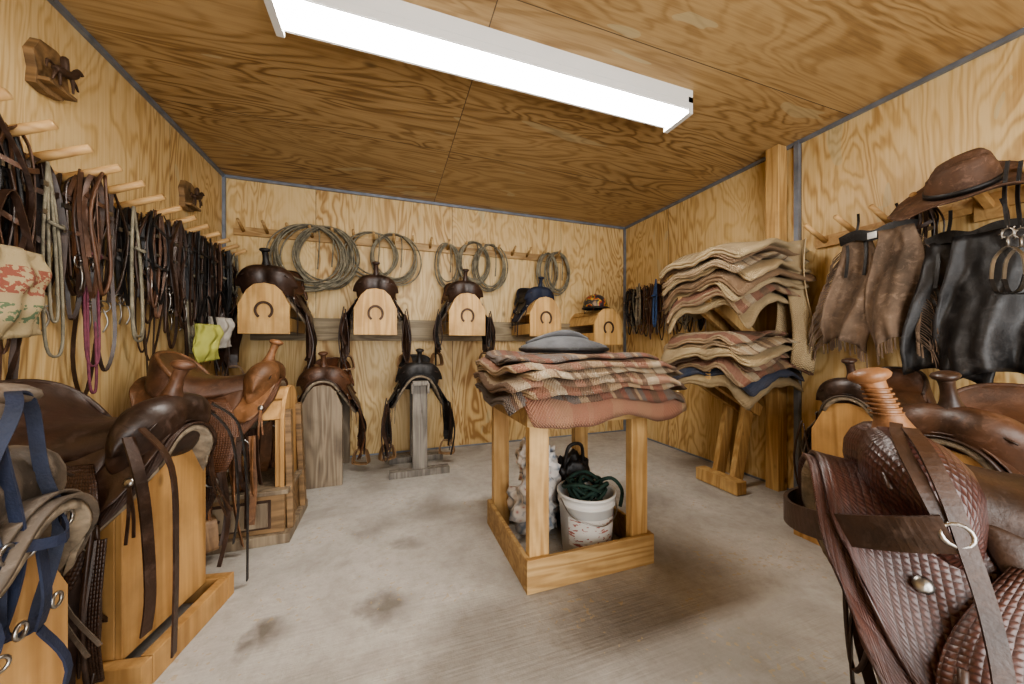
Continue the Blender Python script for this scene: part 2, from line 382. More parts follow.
def saddle(name,loc,yaw,mats,scale=1.0,fender=True,skirtL=.42,breast=False,cinch=True,hornmat=None,seed=0,strings=True,swell=1.0,wide=1.0,skirtx=(-.34,.27),nstraps=3,pw=3.2,fw=1.0):
    r=random.Random(seed+11)
    mb=MB(); ML=[mats[0],mats[1],mats[2],m_steel,m_wool,m_stir,hornmat or mats[0],m_ltan,m_dbr]
    x0,x1=skirtx
    def mk(off,Ls,xa,xb,pw=3.2):
        def f(u,v):
            x=xa+(xb-xa)*u; L=Ls*max(0.0,1-.5*abs(2*u-1)**pw); s_=(2*v-1)*L
            q=abs(2*v-1)
            xc=(xa+xb)/2; x=xc+(x-xc)*(1-.16*q**6)
            wv=.010*q**2*math.sin(u*11+seed)+.006*q*math.sin(u*23+seed*2+v*4)
            return drape(x,s_,off+max(0,wv))
        return f
    sheet(mb,mk(-.012,skirtL-.005,x0+.006,x1-.006,pw),16,28,.018,4)
    sheet(mb,mk(.003,skirtL,x0,x1,pw),26,36,.008,2,(x1-x0),2*skirtL)
    sheet(mb,mk(.016,skirtL*.70,x0-.005,-.12,2.2),12,28,.006,0,.25,1.4*skirtL)
    sheet(mb,mk(.016,skirtL*.68,.03,x1-.015,2.4),12,28,.006,0,.25,1.3*skirtL)
    rows=[(.18,.085,.10,.00,0),(.10,.055,.118,-.035,0),(.02,.040,.138,-.05,.0),(-.07,.042,.158,-.055,.15),(-.15,.062,.175,-.045,.4),(-.21,.105,.175,-.015,.7),(-.25,.155,.165,.02,.95),(-.268,.172,.16,.028,1),(-.285,.165,.162,.02,1),(-.292,.11,.17,-.02,1),(-.30,.02,.19,-.08,1)]
    R=catmull(rows,3); nn=len(R)-1
    def seatf(u,v):
        i=min(nn,int(round(u*nn))); x,zc,w,ze,k=R[i]; a=2*v-1
        y=w*wide*math.sin(a*math.pi/2); q=abs(a)
        return (x+.13*k*q**2.2, y, zc+(ze-zc)*q**2.6)
    sheet(mb,seatf,nn,24,.012,1,.5,.4)
    for sg in(-1,1):
        def jk(u,v,sg=sg):
            x=-.17+.30*u; L=.10+(.20*math.sin(math.pi*u)**.6)*v
            return drape(x,sg*L,.036-.012*v)
        sheet(mb,jk,14,8,.006,1,.3,.2)
    k=7*3
    x,zc,w,ze,_=R[min(nn,k)]
    tube(mb,[(x+.13*abs(a)**2.2,w*wide*math.sin(a*math.pi/2),zc+(ze-zc)*abs(a)**2.6+.004) for a in [i/9 for i in range(-9,10)]],.0105,0,2,8)
    sw=swell
    def forkf(u,v):
        a=2*u-1; q=abs(a)
        y=a*.172*sw
        hz=.128-.075*q**3.0; lo=-.10-.02*q
        mid=(hz+lo)/2; hh=(hz-lo)/2
        fx=(.055+.018*math.sin(math.pi*min(1,q*1.15)))*math.sqrt(max(0.0,1-q**5))+.002
        hh=hh*math.sqrt(max(0.0,1-q**7))+.002
        th=2*math.pi*v; cx=.185-.02*q*q
        zz=math.sin(th); fxx=fx*(1+.25*zz)
        bul=1+.16*max(0,zz)*q
        return (cx+fxx*math.cos(th)+.018*zz, y*bul, mid+hh*zz)
    m1,m2=22,20; vs=[];fs=[];uv=[]
    for i in range(m1+1):
        uu=i/m1; uu=.5-.5*math.cos(math.pi*uu)
        for j in range(m2):
            p=forkf(uu,j/m2); vs.append(p); uv.append((p[1]*1.2,j/m2*.45))
    for i in range(m1):
        for j in range(m2): fs.append((i*m2+j,i*m2+(j+1)%m2,(i+1)*m2+(j+1)%m2,(i+1)*m2+j))
    fs.append(tuple(range(m2))[::-1]); fs.append(tuple(m1*m2+j for j in range(m2)))
    mb.add(vs,fs,0,True,uv)
    tube(mb,[(.242,y_,.02+.07*math.cos(y_*9)) for y_ in [-.15+.3*i/10 for i in range(11)]],.004,8,2,6)
    hx=.205
    sweep(mb,[(hx-.012,0,.09),(hx-.002,0,.14),(hx+.012,0,.185),(hx+.026,0,.222)],circ(12),[.050,.026,.019,.022],6,4)
    Rm=Matrix.Rotation(math.radians(14),3,'Y')
    lathe(mb,[(0,-.008),(.020,-.01),(.032,-.002),(.036,.006),(.032,.014),(.018,.02),(0,.021)],18,(hx+.028,0,.225),6,R=Rm)
    if breast:  # latigo wrap round the horn neck: thin strap turns
        pts=[]
        for i in range(60):
            a=i*.62; zz=.150+.058*i/59; rr=.0255-.003*i/59
            pts.append((hx-.002+.33*(zz-.14)+rr*math.cos(a),rr*math.sin(a),zz))
        tube(mb,pts,.0028,6,1,5)
    for sg in(-1,1):
        for xx,ss in((-.27,.20),(.21,.22),(-.10,.26),(.05,.28)):
            p=drape(xx,sg*ss,.028); nv_=V((0,sg*math.sin(TH),math.cos(TH)))
            Rq=nv_.to_track_quat('Z','Y').to_matrix()
            lathe(mb,[(0,.006),(.008,.005),(.014,.001),(.014,-.002)],10,p,3,R=Rq)
            if strings:
                l=r.uniform(.12,.3); q=[p+V((0,0,0)),p+V((r.uniform(-.03,.03),sg*.02,-l*.5)),p+V((r.uniform(-.04,.04),sg*.03,-l))]
                for z in range(2):
                    strap(mb,[q[0],q[1]+V((z*.012,0,0)),q[2]+V((z*.02,0,.02*z))],.008,.003,0,4,(1,0,0))
    if fender:
        for sg in(-1,1):
            fx=r.uniform(-.02,.04); tw=r.uniform(.9,1.25) if not breast else .35
            def ff(u,v,sg=sg):
                s0=.15+.56*u; w=(.05+.08*math.sin(min(1,u*1.25)*math.pi)**1.0)*fw
                if u>.8: w=.05-.02*(u-.8)/.2
                if s0<.34: p=drape(0,sg*s0,.036)
                else:
                    p=drape(0,sg*.34,.036); e=s0-.34; p=V((0,p.y+sg*.01*math.sin(e*9),p.z-e))
                ph=tw*max(0,(u-.3)/.7)**1.3; a=(2*v-1)*w
                return (fx+.01+a*math.cos(ph)+.02*u,p.y+sg*.008*math.sin(v*3.1)+sg*(a*math.sin(ph)*.8+w*.5*math.sin(ph)),p.z)
            sheet(mb,ff,20,8,.006,2,.56,.25)
            c0=V(ff(1,.5)); ph=tw; dx=V((math.cos(ph),sg*math.sin(ph),0))
            def SP(a,z): return c0+dx*a+V((0,0,z))
            strap(mb,[SP(0,.06),SP(0,-.04)],.05,.012,0,1,dx)
            pts=[SP(-.03,-.03),SP(-.056,-.07),SP(-.068,-.13),SP(-.06,-.152),SP(0,-.157),SP(.06,-.152),SP(.068,-.13),SP(.056,-.07),SP(.03,-.03)]
            sweep(mb,pts,rect(.05,.012),None,5,3,True,V((0,0,1)).cross(dx),False)
            q=drape(.16,sg*.40,.02)
            ring(mb,q,.026,.004,3,(0,1,.3))
            for kk in range(nstraps):
                l=r.uniform(.2,.5); ox=r.uniform(-.05,.06)
                strap(mb,[q+V((ox,0,.04)),q+V((ox+.01,sg*r.uniform(.0,.05),-l*.5)),q+V((ox+r.uniform(-.05,.05),sg*r.uniform(-.02,.04),-l))],r.uniform(.012,.03),.005,r.choice([0,2,8]),4,(r.uniform(.3,1),r.uniform(-1,1),0))
            if r.random()<.7:
                l=r.uniform(.3,.5)
                sweep(mb,[q+V((.04,sg*.01,.1)),q+V((.05,sg*.05,-l*.4)),q+V((.04,sg*.02,-l)),q+V((.02,-sg*.03,-l*.6)),q+V((.04,0,.08))],circ(6),[.006]*5,8,5)
    if cinch:
        p=drape(.12,.38,.01)
        strap(mb,[p,(p.x,.2,-.5),(p.x-.02,.02,-.60),(p.x,-.17,-.52),(p.x,-.24,-.34)],.06,.01,7 if r.random()<.3 else 0,6,(1,0,0))
    if breast:
        strap(mb,[V((.195,.222,.0)),V((.25,.20,-.025)),V((.32,.13,-.065)),V((.365,.03,-.095)),V((.37,-.07,-.11)),V((.33,-.18,-.12)),V((.24,-.26,-.11)),drape(.1,-.30,.05)],.055,.008,8,7,(0,0,1))
        ring(mb,(.188,.222,.0),.017,.004,3,(0.1,1,.2))
        strap(mb,[(.20,.09,.137),(.20,.16,.11),(.19,.205,.05),(.18,.225,-.01),(.165,.245,-.10),(.16,.27,-.2),(.17,.30,-.32)],.022,.006,8,6,(1,0,0))
        strap(mb,[(.21,.06,.14),(.225,.13,.12),(.215,.19,.06),(.20,.215,.01)],.018,.005,8,6,(1,0,0))
    return mb.obj(name,ML,loc,yaw,0,None,scale)

# ------------------------------------------------------------------ racks & stands
def rack_poly(W,top,bot): return [(-W/2,bot),(W/2,bot),(W/2,top-.16),(W*.34,top-.055),(W*.2,top-.012),(0,top),(-W*.2,top-.012),(-W*.34,top-.055),(-W/2,top-.16)]
def slats(mb,P,xc,L):
    for a,b in zip(P[2:8],P[3:9]):
        c=((a[0]+b[0])/2*.94,(a[1]+b[1])/2-.014); l=math.hypot(a[0]-b[0],a[1]-b[1])*.9
        box(mb,(xc,c[0],c[1]),(L,l,.016),0,Matrix.Rotation(math.atan2(b[1]-a[1],b[0]-a[0]),3,'X'))
def wall_rack(x,z=1.48):
    mb=MB(); W=.32
    P=rack_poly(W,0,-.37)
    prism(mb,P,.0,.022,0); prism(mb,P,-.54,-.52,0); slats(mb,P,-.26,.52)
    for y in(-W/2+.012,W/2-.012): box(mb,(-.26,y,-.30),(.52,.018,.10),0)
    horseshoe(mb,(.028,0,-.20),.052,1)
    return mb.obj('wall_saddle_rack',[m_pinex,m_iron],(x,3.0,z),-math.pi/2,.003)
for x in(-.851,-.10,.637,1.378): wall_rack(x)
wall_rack(2.06,1.40)
S=-math.pi/2
kw=dict(skirtx=(-.26,.20),cinch=False,nstraps=7)
saddle('western_saddle',(-.851,3.23,1.49),S,(m_dbr,m_br,m_dbr),seed=1,scale=1.0,skirtL=.43,hornmat=m_blk,**kw)
saddle('western_saddle',(-.10,3.25,1.49),S,(m_dbr,m_br,m_dbr),seed=2,scale=.88,skirtL=.38,hornmat=m_dbr,**kw)
saddle('western_saddle',(.637,3.25,1.49),S,(m_dbr,m_br,m_blk),seed=3,scale=.86,skirtL=.38,**kw)
saddle('western_saddle',(1.378,3.27,1.49),S,(m_navy,m_blk,m_navy),fender=False,seed=4,scale=.80,skirtL=.40,cinch=False,skirtx=(-.26,.2))
# painted helmet with chin strap on the last rack
s=N('painted_helmet'); n=s.noise(s.tc(),9,3,.6); s.col(s.ramp(n,[(0.0,(.03,.03,.035)),(.47,(.30,.04,.03)),(.52,(.50,.34,.05)),(.56,(.04,.035,.035)),(.64,(.20,.12,.06))],'CONSTANT')); s.b.inputs['Roughness'].default_value=.4; m_helm=s.m
mb=MB()
lathe(mb,[(.128,0),(.134,.002),(.132,.03),(.122,.075),(.098,.115),(.06,.14),(.0,.148)],28,(0,0,0),0,1.15,.95)
lathe(mb,[(.130,-.004),(.140,.002),(.138,.014),(.131,.012)],28,(0,0,0),1,1.15,.95)
def vis(u,v):
    a=math.radians(-55+110*u); r=.135+.06*v*math.cos(a*.8)
    return (r*1.15*math.cos(a),r*.95*math.sin(a),.012-.02*v)
sheet(mb,vis,14,5,.006,1)
for y in(-.10,.10): strap(mb,[(.02,y,.0),(.05,y*1.15,-.05),(.08,y*.8,-.012+.0)],.014,.003,1,4,(1,0,0))
tube(mb,[(-.14,0,.02),(-.08,0,.125),(0,0,.152),(.08,0,.125),(.14,0,.02)],.006,1,5,6)
mb.obj('riding_helmet',[m_helm,m_blk],(2.02,3.16,1.405),S-.4)

def stand(name,loc,yaw,Ht,L,W,mats,kind='closed'):
    mb=MB(); P=rack_poly(W,Ht,0.0)
    if kind=='closed':
        P=rack_poly(W,Ht,.08)
        prism(mb,P,L/2-.02,L/2,0); prism(mb,P,-L/2,-L/2+.02,0)
        for sg in(-1,1): box(mb,(0,sg*(W/2-.011),(.08+Ht-.16)/2),(L-.042,.02,Ht-.24),0)
        slats(mb,P,0,L-.042)
        for sg in(-1,1): box(mb,(.02,sg*(W/2+.02),.045),(L+.12,.038,.09),0)
        box(mb,(L/2+.062,0,.045),(.036,W-.005,.09),0)
    elif kind=='drawer':
        prism(mb,rack_poly(W,Ht,.26),L/2-.03,L/2-.01,0); prism(mb,rack_poly(W,Ht,.26),-L/2,-L/2+.02,0)
        slats(mb,P,0,L-.06)
        box(mb,(0,0,.15),(L,W+.06,.20),1); box(mb,(0,0,.262),(L+.04,W+.1,.022),3); box(mb,(0,0,.025),(L+.06,W+.12,.05),3)
        for sg in(-1,1):
            box(mb,(0,sg*(W/2+.031),.15),(L-.12,.006,.15),2)  # dark sheet stands in for the shaded gap around the drawer front
            box(mb,(0,sg*(W/2+.036),.15),(L-.145,.012,.125),3)
            box(mb,(0,sg*(W/2+.047),.15),(.07,.012,.014),2); box(mb,(-.13,sg*(W/2+.045),.15),(.02,.008,.06),2)
            beam(mb,(L/2-.04,sg*(W/2-.03),.27),(L/2-.04,sg*(W/2-.03),Ht-.17),.03,.03,0)
        beam(mb,(L/2+.02,-W/2+.02,.05),(L/2-.0,-W/2+.05,Ht-.12),.05,.03,1); beam(mb,(L/2+.02,W/2-.02,.05),(L/2-.0,W/2-.05,Ht-.12),.05,.03,1)
    elif kind=='plank':
        prism(mb,rack_poly(W,Ht,0),L/2-.03,L/2,0); prism(mb,rack_poly(W,Ht,0),-L/2,-L/2+.03,0)
        box(mb,(0,0,Ht-.05),(L-.06,.13,.035),0); box(mb,(0,0,.12),(L-.06,.035,.09),0)
        for sg in(-1,1): box(mb,(0,sg*.085,Ht-.1),(L-.06,.02,.09),0)
    elif kind=='post':
        box(mb,(.18,0,Ht/2-.02),(.035,W*.38,Ht-.05),0); box(mb,(-.18,0,Ht/2-.02),(.035,W*.38,Ht-.05),0)
        box(mb,(0,0,Ht-.03),(.5,.12,.035),0); box(mb,(0,.06,Ht-.07),(.5,.02,.08),0); box(mb,(0,-.06,Ht-.07),(.5,.02,.08),0)
        box(mb,(.18,0,.025),(.09,.46,.05),0); box(mb,(-.18,0,.025),(.09,.46,.05),0); box(mb,(0,0,.03),(.27,.09,.04),0)
    return mb.obj(name,mats,loc,yaw,.003)
# left side
stand('saddle_stand',(-.90,.80,0),0,.70,.56,.36,[m_ply2],'closed')
stand('saddle_stand',(-.97,1.60,0),math.radians(-10),.70,.50,.36,[m_ply2],'closed')
stand('saddle_stand_with_drawer',(-.83,2.33,0),0,.80,.62,.32,[m_ply2,m_dkw,m_iron,m_gbr],'drawer')
stand('saddle_stand',(-.46,3.12,0),S,.74,.55,.27,[m_gbr],'plank')
stand('saddle_stand',(.231,3.06,0),S,.76,.5,.30,[m_grey],'post')
saddle('western_saddle',(-.86,.84,.715),.15,(m_olv,m_tan,m_olv),seed=5,fender=False,skirtL=.42,skirtx=(-.3,.30))
saddle('western_saddle',(-.91,1.58,.73),math.radians(-10),(m_dbr,m_dbr,m_tool),seed=6,wide=1.05,hornmat=m_br,skirtL=.44)
saddle('western_saddle',(-.84,2.33,.815),0,(m_tan,m_br,m_toolb),seed=7,hornmat=m_tan,wide=1.05,nstraps=6)
saddle('western_saddle',(-.46,3.12,.755),S,(m_br,m_rus,m_dbr),seed=8,scale=.92,nstraps=7,cinch=False,skirtL=.40)
saddle('western_saddle',(.231,3.10,.775),S,(m_blk,m_blk,m_blk),seed=9,scale=.92,nstraps=7,cinch=False,skirtL=.40)
# right side
fy=math.atan2(.78,-.62)
stand('saddle_stand',(1.27,.24,0),fy,.66,.44,.28,[m_ply2],'closed')
saddle('western_saddle',(1.215,.30,.71),fy,(m_fork,m_dbr,m_bask),seed=10,scale=1.08,hornmat=m_tan,breast=True,skirtL=.60,swell=.95,skirtx=(-.38,.34),nstraps=3,pw=6,strings=False,fw=1.35)
stand('saddle_stand',(2.02,.64,0),math.pi,.68,.5,.32,[m_ply2],'closed')
saddle('western_saddle',(2.02,.64,.695),math.pi,(m_br,m_br,m_dbr),seed=12,hornmat=m_dbr)
stand('saddle_stand',(2.38,1.10,0),math.pi,.74,.44,.32,[m_ply2],'closed')
saddle('western_saddle',(2.37,1.10,.755),math.pi,(m_dbr,m_br,m_olv),seed=13,scale=.85)

# ------------------------------------------------------------------ back wall plank & rails
mb=MB(); box(mb,(.55,YB-.02,1.17),(3.3,.038,.20)); mb.obj('wall_plank',[m_plank],bevel=.003)
def peg_rail(name,pts,board_c,board_s,out,mat,r=.013):
    mb=MB(); box(mb,board_c,board_s,0)
    for p in pts:
        q=V(p)+V(out); sweep(mb,[p,q],circ(10),[r,r*.85],0,1)
    return mb.obj(name,[mat])
m_peg=board('peg_wood',(0.56,0.36,0.16),(0.40,0.23,0.09),axis=0,knots=False)
peg_rail('peg_rail',[(-1.15+.17*i,YB-.02,1.985) for i in range(18)],(.33,YB-.0125,1.985),(3.1,.025,.07),(0,-.13,.06),m_pineh)
PY=[1.34+.155*i for i in range(14)]
peg_rail('peg_rail',[(XL+.02,y,1.70) for y in PY],(XL+.0125,2.3,1.70),(.025,2.2,.07),(.20,0,.085),m_peg,.018)
peg_rail('peg_rail',[(XR-.02,.35+.16*i,1.70) for i in range(8)],(XR-.0125,.9,1.70),(.025,1.25,.07),(-.20,0,.08),m_peg,.016)
peg_rail('peg_rail',[(XR-.02,2.35+.12*i,1.62) for i in range(9)],(XR-.0125,2.85,1.62),(.025,1.25,.07),(-.13,0,.04),m_peg)
def lariat(x,z,r,n=7,sq=1.0,seed=0):
    g=random.Random(seed); mb=MB(); pts=[]
    for k in range(n):
        rr=r*g.uniform(.84,1.0); dx=g.uniform(-.025,.025)
        for i in range(14):
            a=2*math.pi*i/14+math.pi/2
            pts.append((x+dx+rr*sq*math.cos(a)*(1+.04*math.sin(2*a+k)), YB-.07-.012*k*.6+.008*math.sin(3*a+k), z+r+(rr*math.sin(a)-rr)))
    tube(mb,pts,.0068,0,3,6)
    tube(mb,[(x+r*sq*.2,YB-.08,z+r),(x+r*sq*.25,YB-.13,z+r*.5),(x+r*sq*.2,YB-.13,z-r*.3)],.006,0,4,6)
    mb.obj('lariat_coil',[m_rope])
lariat(-.64,1.77,.29,11,1.0,1); lariat(-.52,1.79,.27,10,.9,2)
lariat(-.14,1.83,.23,5,1,3); lariat(.06,1.82,.24,7,.9,4)
lariat(.54,1.80,.22,6,.5,5); lariat(.80,1.84,.22,7,.75,6); lariat(.98,1.80,.25,7,.7,7); lariat(1.62,1.80,.22,6,.55,8); lariat(1.74,1.80,.24,6,.6,9)

# ------------------------------------------------------------------ bridles
def bridle(loc,yaw,seed,Lh=.42,Lr=.8,mats=None,dens=1.0):
    g=random.Random(seed); mb=MB(); u=g.uniform
    mats=mats or [g.choice([m_blk,m_dbr,m_dbr,m_br,m_blk]),g.choice([m_blk,m_dbr,m_dbr,m_rope,m_br])]
    w=u(.04,.095); ww=u(.013,.020)
    for k in range(2):
        x=-.015+.04*k
        for sg in(-1,1):
            sd=(u(.1,1),u(-1,1),0); j=u(-.02,.02)
            strap(mb,[(x,0,.014),(x,sg*w*.7,-.05),(x+j,sg*w,-Lh*.5),(x+j,sg*w*u(.4,.8),-Lh)],ww,.004,0,5,sd)
    strap(mb,[(.03,-w,-.10+u(-.03,.03)),(.05,0,-.125),(.03,w,-.10)],ww,.004,0,5,(0,0,1))
    strap(mb,[(0,-w,-.26),(.04,0,-.30+u(-.03,.03)),(0,w,-.26)],ww,.004,0,5,(0,0,1))
    strap(mb,[(.0,-w*.5,0),(.01,-w*.9,-.2),(.02,0,-.42-u(0,.1)),(.01,w*.9,-.2),(0,w*.5,0)],ww*.8,.004,0,5,(1,u(-.4,.4),0))
    for sg in(-1,1):
        c=(0,sg*w*.6,-Lh-.02); ring(mb,c,.026,.0035,2,(1,u(-.8,.8),0))
        tube(mb,[(0,sg*w*.6,-Lh-.03),(.012,sg*w*.75,-Lh-.09),(0,sg*w*.6,-Lh-.14)],.004,2,4,6)
        box(mb,(.045,sg*w,-.14),(.008,.02,.018),2); box(mb,(.045,sg*w*.95,-.24),(.008,.018,.014),2)
    tube(mb,[(0,-w*.6,-Lh-.02),(.0,0,-Lh+.005),(0,w*.6,-Lh-.02)],.006,2,4,6)
    for k in range(4):
        x=u(-.03,.05); y0=u(-w,w); y1=u(-w,w); l=Lr*u(.5,1.05); a=u(-.05,.05)
        pts=[(x,y0*.4,.012),(x+u(-.01,.02),y0*1.3+a,-l*.35),(x,y0*1.2,-l*.8),(x,(y0+y1)/2,-l),(x+.01,y1*1.2,-l*.8),(x+.01,y1*1.5+a,-l*.35),(x+.01,y1*.4,.012)]
        if k==0 or mats[1] is m_rope: tube(mb,pts,.0065,1,5,6)
        else: strap(mb,pts,.013,.004,g.choice([0,1]),5,(u(.1,1),u(-1,1),0))
    mb.obj('bridle',[mats[0],mats[1],m_steel],loc,yaw)
sd=100
for i,y in enumerate(PY):
    for k in range(2):
        sd+=1; g=random.Random(sd)
        if k==1 and g.random()<.5: continue
        L=g.uniform(.5,.98)
        bridle((XL+.055+.055*k,y+g.uniform(-.01,.01),1.716+.024*k),0,sd,g.uniform(.30,.50),L)
for i in range(9):
    sd+=1; bridle((XR-.09,2.35+.12*i,1.65),math.pi,sd,.36,random.uniform(.5,.65))
for i,y in ((0,.51),(2,.99)):
    sd+=1; bridle((XR-.12,y,1.745),math.pi,sd,.3,.40 if i==2 else .7,[m_dbr,m_dbr])
def lead(loc,mat,L=.8,r=.009,seed=0,out=1,n=4):
    g=random.Random(seed); mb=MB()
    for k in range(n):
        l=L*g.uniform(.8,1); y=g.uniform(.01,.035)
        tube(mb,[(0,0,.012),(out*.01,-y,-l*.4),(out*.015,-y,-l*.9),(out*.02,0,-l),(out*.02,y,-l*.9),(out*.01,y,-l*.4),(0,0,.012)],r,0,5,7)
    tube(mb,[(out*.02,-.03,-L*.3),(out*.04,0,-L*.32),(out*.02,.03,-L*.3)],r*1.4,0,5,7)
    mb.obj('lead_rope',[mat],loc)
lead((-1.22,PY[4]+.06,1.70),m_purp,.92,.005,1,1,2); lead((-1.20,PY[3]+.0,1.70),m_rope,.72,.005,2,1,2); lead((-1.2,PY[9]+.03,1.72),m_rope,.8,.007,3); lead((-1.2,PY[12],1.72),m_cot,.6,.006,4); lead((-1.2,PY[6],1.72),m_rope,.7,.006,5,1,2)
m_blu=plain('blue_rope',(0.06,0.12,0.28),0.8,0,.4,40,.4,200)
lead((XR-.15,3.1,1.68),m_cot,.45,.007,6,-1); lead((XR-.15,2.85,1.68),m_blu,.5,.007,7,-1); lead((XR-.15,2.62,1.68),m_cot,.4,.006,8,-1,3)

# ------------------------------------------------------------------ bags on left wall
def hanging_bag(name,loc,w,h,mats,yaw=0,t=.05,seed=0):
    mb=MB()
    def f(u,v):
        y=(u-.5)*w*(1+.08*math.sin(v*5)); bul=t*math.sin(math.pi*u)**.7*math.sin(math.pi*min(1,v*1.02))**.6
        return (bul+.01*math.sin(u*14+v*5)+.006*math.sin(v*17+u*4),y+.01*math.sin(v*7),-h*v*(1-.08*u))
    sheet(mb,f,20,22,.006,0,w,h)
    def f2(u,v): p=f(u,v); return (.001-.3*p[0],p[1],p[2])
    sheet(mb,f2,16,18,.006,0,w,h)
    strap(mb,[(0,-w*.35,0),(0,-w*.1,.16),(0,w*.1,.16),(0,w*.35,0)],.02,.004,1,5,(1,0,0))
    mb.obj(name,mats,loc,yaw)
s=N('burlap_print'); sp=s.n('ShaderNodeSeparateXYZ',{0:s.tc('Object')}); n=s.noise(s.tc('Object'),60,3); z=sp.outputs[2]
c=s.mix(s.math('MULTIPLY',s.math('GREATER_THAN',n,0.5),s.math('MULTIPLY',s.math('LESS_THAN',z,-.06),s.math('GREATER_THAN',z,-.15))),(0.32,0.25,0.14),(0.22,0.07,0.045))
c=s.mix(s.math('MULTIPLY',s.math('GREATER_THAN',n,0.52),s.math('MULTIPLY',s.math('LESS_THAN',z,-.18),s.math('GREATER_THAN',z,-.24))),c,(0.09,0.13,0.07))
s.col(c); s.b.inputs['Roughness'].default_value=.9; s.bump(s.noise(s.tc('Object'),200,1),.5,.003)
hanging_bag('burlap_bag',(-1.13,1.57,1.34),.20,.30,[s.m,m_dbr],0,.04)
hanging_bag('yellow_bag',(-1.08,2.72,1.16),.15,.24,[m_lime,m_blk],-.5,.04)
hanging_bag('canvas_bag',(-1.10,2.95,1.22),.16,.22,[m_bag,m_blk],-.5,.04)

def plaque(y,z):
    mb=MB(); pts=[(-.07,-.09),(-.02,-.10),(.05,-.085),(.085,-.04),(.07,.03),(.08,.08),(.02,.10),(-.05,.09),(-.08,.03),(-.065,-.03)]
    prism(mb,pts,0,.03,0)
    sweep(mb,[(.07,-.05,-.01),(.07,-.02,.0),(.07,.02,.01),(.07,.045,.03),(.07,.06,.055),(.075,.075,.045)],circ(8),[.012,.018,.016,.013,.010,.006],1,3)
    for a,b in(((-.045,-.01),(-.06,-.06)),((-.03,-.01),(-.025,-.06)),((.025,.0),(.06,-.03)),((.03,.0),(.035,-.055))):
        tube(mb,[(.07,a[0],a[1]),(.075,(a[0]+b[0])/2-.006,(a[1]+b[1])/2),(.07,b[0],b[1])],[.008,.006,.004],1,3,6)
    tube(mb,[(.07,-.055,0),(.07,-.08,.0),(.07,-.085,-.03)],[.004,.006,.002],1,3,6)
    tube(mb,[(.07,.0,.015),(.07,-.005,.05),(.07,.0,.065)],[.012,.014,.009],1,3,6)
    box(mb,(.045,-.0,-.065),(.04,.13,.014),0)
    mb.obj('carved_wall_plaque',[m_dkw,m_iron],(XL,y,z),0,.003)
plaque(1.93,2.12); plaque(2.96,2.03)

# ------------------------------------------------------------------ table
TZ=.80
mb=MB(); x0,x1,y0,y1=.535,1.18,1.34,1.96
for x in(x0+.065,x1-.065):
    for y in(y0+.045,y1-.045): box(mb,(x,y,(TZ-.02)/2),(.09,.045,TZ-.02) ,0)
box(mb,((x0+x1)/2,(y0+y1)/2,TZ-.009),(x1-x0,y1-y0,.018),1)
for y in(y0+.01,y1-.01): box(mb,((x0+x1)/2,y,TZ-.065),(x1-x0,.02,.09),1); box(mb,((x0+x1)/2,y,.07),(x1-x0,.02,.14),1)
for x in(x0+.01,x1-.01): box(mb,(x,(y0+y1)/2,TZ-.065),(.02,y1-y0-.042,.09),1); box(mb,(x,(y0+y1)/2,.07),(.02,y1-y0-.042,.14),1)
mb.obj('wooden_table',[m_pine,m_pineh],bevel=.003)
def bend(s_,h,R,tm):
    a=abs(s_); sg=1 if s_>=0 else -1
    if a<=h: return s_,0.0
    e=a-h; t=min(e/R,tm); p=h+R*math.sin(t); d=R*(1-math.cos(t))
    r=e-t*R
    if r>0: p+=r*math.cos(t); d+=r*math.sin(t)
    return sg*p,d
# a blanket folded double: upper and lower plies joined by a rounded edge
def blanket(mb,c,a,b,th,mat,hx,hy,R=.09,tmx=.5,tmy=.5,rot=0,seed=0,wav=.006,nx=40,ny=30,tmxn=None,corner=.05,tmyn=None,ws=0,fold=True):
    Rm=Matrix.Rotation(rot,3,'Z')
    ply=th*.46
    def base(sx,sy,p,q,up):
        px,dx=bend(sx,hx,R,(tmxn if (tmxn is not None and sx<0) else tmx)); py,dy=bend(sy,hy,R,(tmyn if (tmyn is not None and sy<0) else tmy))
        ed=max(abs(p),abs(q))**3
        z=-dx-dy+wav*(.5+ed)*noise.noise(V((sx*4.5,sy*4.5,ws)))+wav*.35*ed*noise.noise(V((sx*13,sy*13,seed+4)))
        w=Rm@V((px,py,z+up)); return w+V(c)
    def f(u,v):
        p=2*v-1
        t=u*2-1
        q=1-2*(1-abs(t))
        fr=.5*math.pi*min(1,abs(t)/.07); up=math.copysign(th*.27*math.sin(fr),t)
        sx=a/2*p*(1-corner*abs(q)**8)+.010*noise.noise(V((q*3,p*.5,seed+20+(3 if t>0 else 0))))
        sy=b/2*q*(1-corner*abs(p)**8)+.010*noise.noise(V((p*3,.5,seed+30)))-th*.25*math.cos(fr)
        return base(sx,sy,p,q,up)
    sheet(mb,f,nx*2,ny,ply,mat,b*2,a)
mb=MB(); z=TZ+.018
lay=[(.78,.88,.024,0,.02,.3,1.3),(.87,.79,.026,4,-.06,.6,.6),(.85,.76,.024,1,.06,.5,.45),(.88,.77,.026,3,-.04,.5,.4),(.84,.74,.022,2,.09,.4,.35),(.85,.73,.022,1,-.02,.35,.3)]
for i,(a,b,th,m,ro,tx,ty) in enumerate(lay):
    blanket(mb,(.875+rnd(-.02,.02),1.62+rnd(-.02,.02),z),a,b,th,m,.30,.30,.09,tx,ty,ro,i*3.1,.024,ws=1.5)
    z+=th+.002
blanket(mb,(.86,1.66,z),.74,.66,.020,4,.30,.30,.09,.3,.25,-.10,33,.024,ws=1.5)
z+=.022
mb.obj('saddle_blanket_stack',[m_b1,m_b2,m_b3,m_b4,m_b5])
zt=z-.006
mb=MB()
